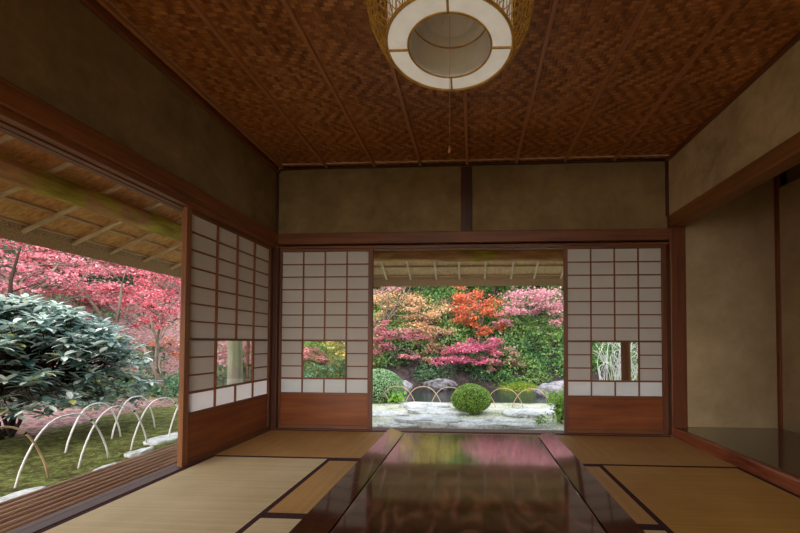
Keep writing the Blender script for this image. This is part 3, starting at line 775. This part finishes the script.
# rhododendron
def shell_points(c, r, n, lo=.72, zmin=-1.0, lump=.14):
    d = rng.normal(size=(n*2, 3)); d /= np.linalg.norm(d, axis=1)[:, None]; d = d[d[:, 2] > zmin][:n]
    w = lo+(1-lo)*np.sqrt(rng.random(len(d)))
    w *= 1+lump*np.sin(5*d[:, 0]+2*d[:, 1]+c[0])+lump*.8*np.sin(6*d[:, 1]+4*d[:, 2]+c[1])
    return np.array(c)+d*w[:, None]*np.array(r), d
RHO_M, t = new('rhododendron_leaf')
g_ = t.n('ShaderNodeNewGeometry')
c = t.ramp(g_.outputs['Random Per Island'], [(.1, lin((62, 100, 98))), (.38, lin((138, 170, 162))), (.62, lin((214, 228, 222))), (.93, lin((240, 244, 242))), (.98, lin((190, 190, 110)))])  # palest stops paint the sky's sheen onto the leaves
t.out(t.n('ShaderNodeMixShader', {0: .25, 1: t.pbsdf(c, .28, None, .6), 2: t.n('ShaderNodeBsdfTranslucent', {'Color': c}).outputs[0]}).outputs[0])
rb_ = (-4.15, .95, -.42)
r = empty('rhododendron', rb_, 0, 'large rhododendron bush with glossy blue green leaves outside the veranda', 'bush')
mb = MB(); P = []; NN = []
heads = []
for k in range(720):
    a = random.uniform(0, 2*PI); q = math.sqrt(random.random())
    d = np.array([math.cos(a)*q, math.sin(a)*q, math.sqrt(max(0, 1-q*q))])
    rs = random.uniform(.62, 1.0)
    heads.append(np.array([-3.75, .72, .50])+d*rs*np.array([1.1, 1.72, .92])+np.array([0, 0, -.12*q]))
for k in range(60):
    a = random.uniform(0, 2*PI)
    heads.append(np.array([-3.7+math.cos(a)*random.uniform(.5, 1.0), .7+math.sin(a)*random.uniform(.5, 1.35), random.uniform(.05, .45)]))
for k in range(90):
    heads.append(np.array([-3.55+random.uniform(-.6, .6), 1.05+random.uniform(-.9, 1.0), random.uniform(.0, .42)]))
stems = []
for k in range(9):
    a = 2*PI*k/9+.3; e = np.array([-3.85+.55*math.cos(a), .85+.8*math.sin(a), random.uniform(.3, .55)])
    stems.append(branch(mb, (rb_[0]+.08*math.cos(a), rb_[1]+.1*math.sin(a), -.42), e, .024, .012, .14, 8))
for h_ in heads:
    s_ = min(stems, key=lambda q: np.linalg.norm(q[-1]-h_)); branch(mb, s_[random.choice((-1, -2, -3))], h_, .009, .004, .08, 6, 5)
mb.build('stems', BARK_B, r, True)
Vs = []
for h_ in heads:
    k = random.randint(9, 13)
    for i in range(k):
        a = 2*PI*i/k+random.uniform(-.25, .25); el = random.uniform(-.45, .65)
        Vs.append((h_, a, el, random.uniform(.12, .20)))
vv = []; ff = []
o_ = np.array(rb_)
for h_, a, el, ln in Vs:
    A = np.array([math.cos(a)*math.cos(el), math.sin(a)*math.cos(el), math.sin(el)]); B = np.array([-math.sin(a), math.cos(a), 0]); Nn = np.cross(A, B)
    wd = ln*.17; b = len(vv)
    for f_, w_, dz in ((.1, .15, 0), (.35, .85, .01), (.62, 1, .0), (.85, .6, -.03), (1.0, .0, -.07)):
        p = h_-o_+A*ln*f_+Nn*ln*dz
        if w_ > 0: vv += [p+B*wd*w_+Nn*wd*.25, p, p-B*wd*w_+Nn*wd*.25]
        else: vv += [p]
    for i in range(3):
        q = b+3*i; ff += [(q, q+1, q+4, q+3), (q+1, q+2, q+5, q+4)]
    ff += [(b+9, b+10, b+12), (b+10, b+11, b+12)]
m_ = MB(); m_.v = [tuple(p) for p in vv]; m_.f = ff
m_.build('foliage', RHO_M, r, True, 0, False)

# clipped bushes
CLIP = leafmat('clipped_leaves', [(72, 104, 38), (120, 160, 62), (170, 200, 100)], .25, .5, .3, 6, .7)
CLIP2 = leafmat('clipped_leaves_blue', [(84, 122, 84), (130, 170, 122), (176, 204, 160)], .25, .5, .3, 6, .7)
def clipped(label, c, r_, mat, n=9000, leaf=.026):
    r = empty('clipped_bush', (c[0], c[1], c[2]-r_[2]), 0, label, 'bush', 'clipped round bushes')
    core = MB().lathe([(max(0, .93*r_[0]*math.sin(PI*i/14)), -.93*r_[2]*math.cos(PI*i/14)) for i in range(15)], c, 24)
    core.build('core', leafmat('core', [(30, 44, 20), (40, 60, 26)]) if 'core' not in bpy.data.materials else bpy.data.materials['core'], r, True)
    p, d = shell_points(c, r_, n, .93, -1, .02)
    leaf_mesh('foliage', p, leaf, mat, r, .1, .6, .4, False, d*.8)
    MB().tube([(c[0], c[1], c[2]-r_[2]-.1), (c[0], c[1], c[2])], .03, 8).build('stem', BARK_B, r)
clipped('round clipped green bush on the stone slabs in the middle of the opening', (1.955, 3.22, -.155), (.36, .36, .27), CLIP)
clipped('larger clipped bush behind the hoops at the left of the back opening', (-.12, 4.55, -.16), (.62, .6, .44), CLIP2, 14000, .034)
def leafy(label, base, h_, sp, n, cols, leaf=.05, name='leafy_shrub', stems=8, group=None):
    r = empty(name, base, 0, label, 'shrub', group)
    mb = MB(); P = []
    for k in range(stems):
        a = 2*PI*k/stems; e = np.array(base)+np.array([math.cos(a)*sp*random.uniform(.3, 1), math.sin(a)*sp*random.uniform(.3, 1), h_*random.uniform(.6, 1)])
        pts = branch(mb, base, e, .009, .003, .06, 7, 5)
        for i in range(n//stems):
            f = random.uniform(.25, 1); q = pts[min(6, int(f*7))]; P.append(q+rng.normal(size=3)*np.array([.05, .05, .04])*(1+2*sp))
    mb.build('stems', BARK_D, r)
    leaf_mesh('foliage', np.array(P), leaf, leafmat(label[:14]+'leaf', cols), r, .3, .5, .4, True)
q = at(559, 428, 2, -.4)
leafy('light green leafy shrub at the right edge of the back opening', (3.36, 2.35, -.42), .55, .20, 700, [(96, 140, 60), (150, 190, 90), (196, 216, 130)], .06, stems=12)
q = at(542, 428, 2, -.4)
leafy('small young plant between the stone slabs near the sill', (q[0], q[1], -.40), .16, .10, 90, [(96, 140, 60), (140, 180, 80)], .05, stems=5)
q = at(434, 404, 2, -.4)
leafy('bright green broad leaved plant beside the left clipped bush', (.42, 4.1, -.42), .25, .14, 90, [(120, 180, 60), (170, 214, 90)], .08, stems=6)
# pale twiggy shrub outside the right screen's window
r = empty('twiggy_shrub', (4.62, 3.2, -.42), 0, 'pale twiggy shrub outside, seen through the right shoji screen window', 'shrub')
mb = MB()
for k in range(26):
    a = random.uniform(0, 2*PI); e = np.array([4.62+math.cos(a)*random.uniform(.1, .5), 3.2+math.sin(a)*random.uniform(.1, .5), random.uniform(.5, 1.1)])
    pts = branch(mb, (4.62+random.uniform(-.1, .1), 3.2, -.42), e, .011, .004, .18, 8, 5)
    for j in range(3): branch(mb, pts[random.randint(3, 6)], pts[-1]+rng.normal(size=3)*.16, .005, .002, .1, 5, 4)
mb.build('stems', ARCH_M, r, True)
# mossy mound on the far bank
MOSSM = leafmat('moss_mound', [(70, 92, 30), (116, 146, 46), (160, 184, 70)], .2, .8, .1, 3)
c_ = at(518, 383, 1, 9.0); r = empty('moss_mound', (c_[0], c_[1], c_[2]-.4), 0, 'low rounded mossy mound on the far pond bank', 'mound')
MB().lathe([(.78*math.sin(PI*i/20), .34*math.cos(PI*i/20)) for i in range(11)], (c_[0], c_[1], c_[2]-.28), 28).build('mound', plain('mound_earth', (84, 92, 44), .95, .1, .4, 8, .6), r, True)
p, d = shell_points((c_[0], c_[1], c_[2]-.28), (.79, .79, .35), 5000, .98, 0, .03); leaf_mesh('grass', p, .06, MOSSM, r, .4, .3)

# undergrowth: masses of small evergreen leaves on the slopes
def clumps(name, reg, n, rr, leaves, leaf, mat, label, keep=None):
    P = []
    for k in range(n):
        x, y = random.uniform(reg[0], reg[1]), random.uniform(reg[2], reg[3])
        if keep and not keep(x, y): continue
        rad = random.uniform(*rr); z = float(ground_h(x, y))
        p, d = shell_points((x, y, z+rad*.35), (rad, rad, rad*random.uniform(.7, 1.1)), leaves, .7, -.4); P.append(p)
    o = leaf_mesh(name, np.concatenate(P), leaf, mat, None, .25, .55)
    o['label'] = label; o['kind'] = 'stuff'; return o
UG = leafmat('undergrowth_leaf', [(34, 62, 40), (66, 112, 70), (104, 150, 88), (150, 176, 92), (120, 164, 124)], .3, .45, .35, .9, .45)
UG2 = leafmat('undergrowth_leaf_dark', [(38, 66, 50), (78, 116, 88), (124, 158, 118)], .3, .45, .35, .9, .5)
clumps('undergrowth', (-5, 12, 9.3, 15.5), 210, (.45, .95), 420, .10, UG, 'mixed evergreen undergrowth on the slope behind the pond')
clumps('undergrowth_shore', (.2, 2.9, 9.0, 9.6), 16, (.2, .42), 260, .07, UG2, 'dark green low plants along the left half of the far pond bank')
clumps('undergrowth_bank', (2.9, 9.5, 8.9, 9.9), 46, (.22, .5), 300, .07, UG, 'bright green low plants along the right half of the far pond bank')
clumps('undergrowth_slope', (-16, 14, 15.0, 22), 90, (.9, 1.6), 420, .2, UG2, 'dark evergreen undergrowth high on the far slope')
clumps('undergrowth_low', (-6.5, -1.8, 3.0, 9.5), 34, (.25, .5), 260, .07, UG2, 'low green plants on the ground behind the left corner', lambda x, y: not (-3.2 < x and y < 4))
clumps('undergrowth_left', (-12, -5.2, 1.0, 10), 34, (.3, .6), 240, .09, UG2, 'scattered dark green plants on the left slope')
clumps('undergrowth_left_slope', (-20, -12.5, -4, 16), 70, (.7, 1.3), 300, .18, UG2, 'dark green undergrowth high on the left slope')
# tall evergreens along the top
def evergreen(label, x, y, h_, rad, mat):
    z = float(ground_h(x, y)); r = empty('evergreen_tree', (x, y, z-.1), 0, label, 'tree', 'evergreen trees on the slopes')
    mb = MB(); branch(mb, (x, y, z-.1), (x, y, z+h_*.8), .14, .04, .01, 6); P = []
    for k in range(26):
        f = random.uniform(.15, 1); a = random.uniform(0, 2*PI); q = rad*math.sin(PI*(.25+.7*f))*random.uniform(.3, .9)
        c_ = (x+q*math.cos(a), y+q*math.sin(a), z+h_*f); P.append(shell_points(c_, (rad*.42,)*2+(rad*.33,), 230, .5)[0])
        branch(mb, (x, y, z+h_*f*.75), c_, .03, .008, .05, 4, 4)
    mb.build('trunk', BARK_D, r, True); leaf_mesh('foliage', np.concatenate(P), .13, mat, r, .3, .5)
evergreen('dark evergreen tree behind the top of the orange maple in the back opening', 1.6, 14.0, 3.0, 1.2, UG)
evergreen('green tree at the top right, between orange and pale pink maples', 2.95, 13.5, 3.2, 1.0, UG)
evergreen('evergreen tree at the far right behind the pale pink maple', 6.5, 13.0, 4.5, 1.6, UG2)
evergreen('evergreen tree behind the left side of the back opening', -2.0, 15, 4.5, 1.8, UG2)

# ------------------------------------------------------------------ bamboo hoops
def hoop(a, b, h_, mat, label, group, r=.011, tie=None):
    a, b = np.array(a, float), np.array(b, float); n = 19
    root = empty('bamboo_hoop', tuple((a+b)/2), 0, label, 'hoop', group)
    pts = []
    for i in range(n):
        f = i/(n-1); u_ = 2*f-1
        pts.append(a+(b-a)*(.5+.5*math.copysign(abs(u_)**.85, u_))+np.array([0, 0, h_*(1-abs(u_)**2.2)])-(np.array([0, 0, .05]) if i in (0, n-1) else 0))
    MB().tube(pts, r, 7).build('cane', mat, root, True)
    if tie is not None:
        k = tie; MB().ring(r*1.25, r*.5, (0, 0, 0), 10, 5)
        MB().tube([pts[k]-(pts[k+1]-pts[k])*.12, pts[k]+(pts[k+1]-pts[k])*.12], r*1.35, 7).build('twine_tie', TIE, root)
    return root
wl = ['bamboo hoop nearest the viewer beside the veranda, cut by the left border', 'second bamboo hoop along the veranda, tall and white in front of the rhododendron',
      'third bamboo hoop along the veranda, in the middle of the moss', 'fourth bamboo hoop along the veranda, beside the bent trunk', 'farthest bamboo hoop along the veranda, next to the jamb']
for k in range(5):
    s0 = -1.20+.55*k+(0, .02, -.02, .03, 0)[k]
    hoop((-1.93-.02*(k % 2), s0, -.40), (-1.95+.02*(k % 2), s0+.85, -.40), .545, ARCH_T if k == 0 else ARCH_M, wl[k], 'bamboo hoops beside the veranda', .009, 13)
for k, (x, y) in enumerate(((-2.6, .35), (-2.65, .95))):
    hoop((x, y, -.4), (x-.05, y+.75, -.4), .50, ARCH_M, ['hoop behind the row along the veranda, beside the rhododendron', 'hoop behind the row along the veranda, before the bent trunk'][k], 'bamboo hoops in the second row', .010)
bl = ['hoop at the left edge of the back opening, in front of the left clipped bush', 'hoop across the right side of the left clipped bush', 'hoop midway between the two clipped bushes',
      'hoop just left of the round clipped bush, partly behind it', 'hoop just right of the round clipped bush, partly behind it', 'hoop in the middle of the right half of the back opening', 'hoop at the right end of the row, beside the leafy shrub']
a0 = at(352, 404, 2, -.4)
for k in range(7):
    x0 = -.47+.535*k
    hoop((x0, 4.10-.045*k, -.40), (x0+.775, 4.10-.045*k-.06, -.40), .37, ARCH_T, bl[k], 'bamboo hoops beside the pond', .008)

# ------------------------------------------------------------------ light
wd = bpy.data.worlds.new('overcast_sky_rear_fill'); scn.world = wd
wd.use_nodes = True; nt = wd.node_tree; nt.nodes.clear()
tcw = nt.nodes.new('ShaderNodeTexCoord'); sp = nt.nodes.new('ShaderNodeSeparateXYZ'); nt.links.new(tcw.outputs['Generated'], sp.inputs[0])
rp = nt.nodes.new('ShaderNodeValToRGB'); nt.links.new(sp.outputs['Z'], rp.inputs[0])
rp.color_ramp.elements[0].position = 0; rp.color_ramp.elements[0].color = (.86, .92, 1.0, 1)
rp.color_ramp.elements[1].position = 1; rp.color_ramp.elements[1].color = (.80, .90, 1.0, 1)
bg = nt.nodes.new('ShaderNodeBackground')
mw = nt.nodes.new('ShaderNodeMapRange'); nt.links.new(sp.outputs['Y'], mw.inputs[0])  # warm tint added toward the rear sky, for the light indoors
for i_, v_ in ((1, .15), (2, -.6), (3, 0.0), (4, 1.0)): mw.inputs[i_].default_value = v_
mx = nt.nodes.new('ShaderNodeMix'); mx.data_type = 'RGBA'; nt.links.new(mw.outputs[0], mx.inputs[0])
nt.links.new(rp.outputs[0], mx.inputs[6]); mx.inputs[7].default_value = (1.0, .93, .84, 1); nt.links.new(mx.outputs[2], bg.inputs[0]); 
mr = nt.nodes.new('ShaderNodeMapRange'); nt.links.new(sp.outputs['Y'], mr.inputs[0])  # rear sky strengthened as added fill for the interior
for i_, v_ in ((1, .1), (2, -1.0), (3, 1.0), (4, 3.6)): mr.inputs[i_].default_value = v_
nt.links.new(mr.outputs[0], bg.inputs[1])
ow = nt.nodes.new('ShaderNodeOutputWorld'); nt.links.new(bg.outputs[0], ow.inputs[0])

vs_ = scn.view_settings
scn.display_settings.display_device = 'sRGB'
vs_.view_transform = 'Standard'; vs_.look = 'None'; vs_.gamma = 1.0; vs_.use_curve_mapping = False
vs_.exposure = 1.0
cy = scn.cycles
cy.max_bounces = 12; cy.diffuse_bounces = 7; cy.glossy_bounces = 4; cy.transmission_bounces = 6; cy.transparent_max_bounces = 12
cy.sample_clamp_indirect = 8; cy.use_denoising = True
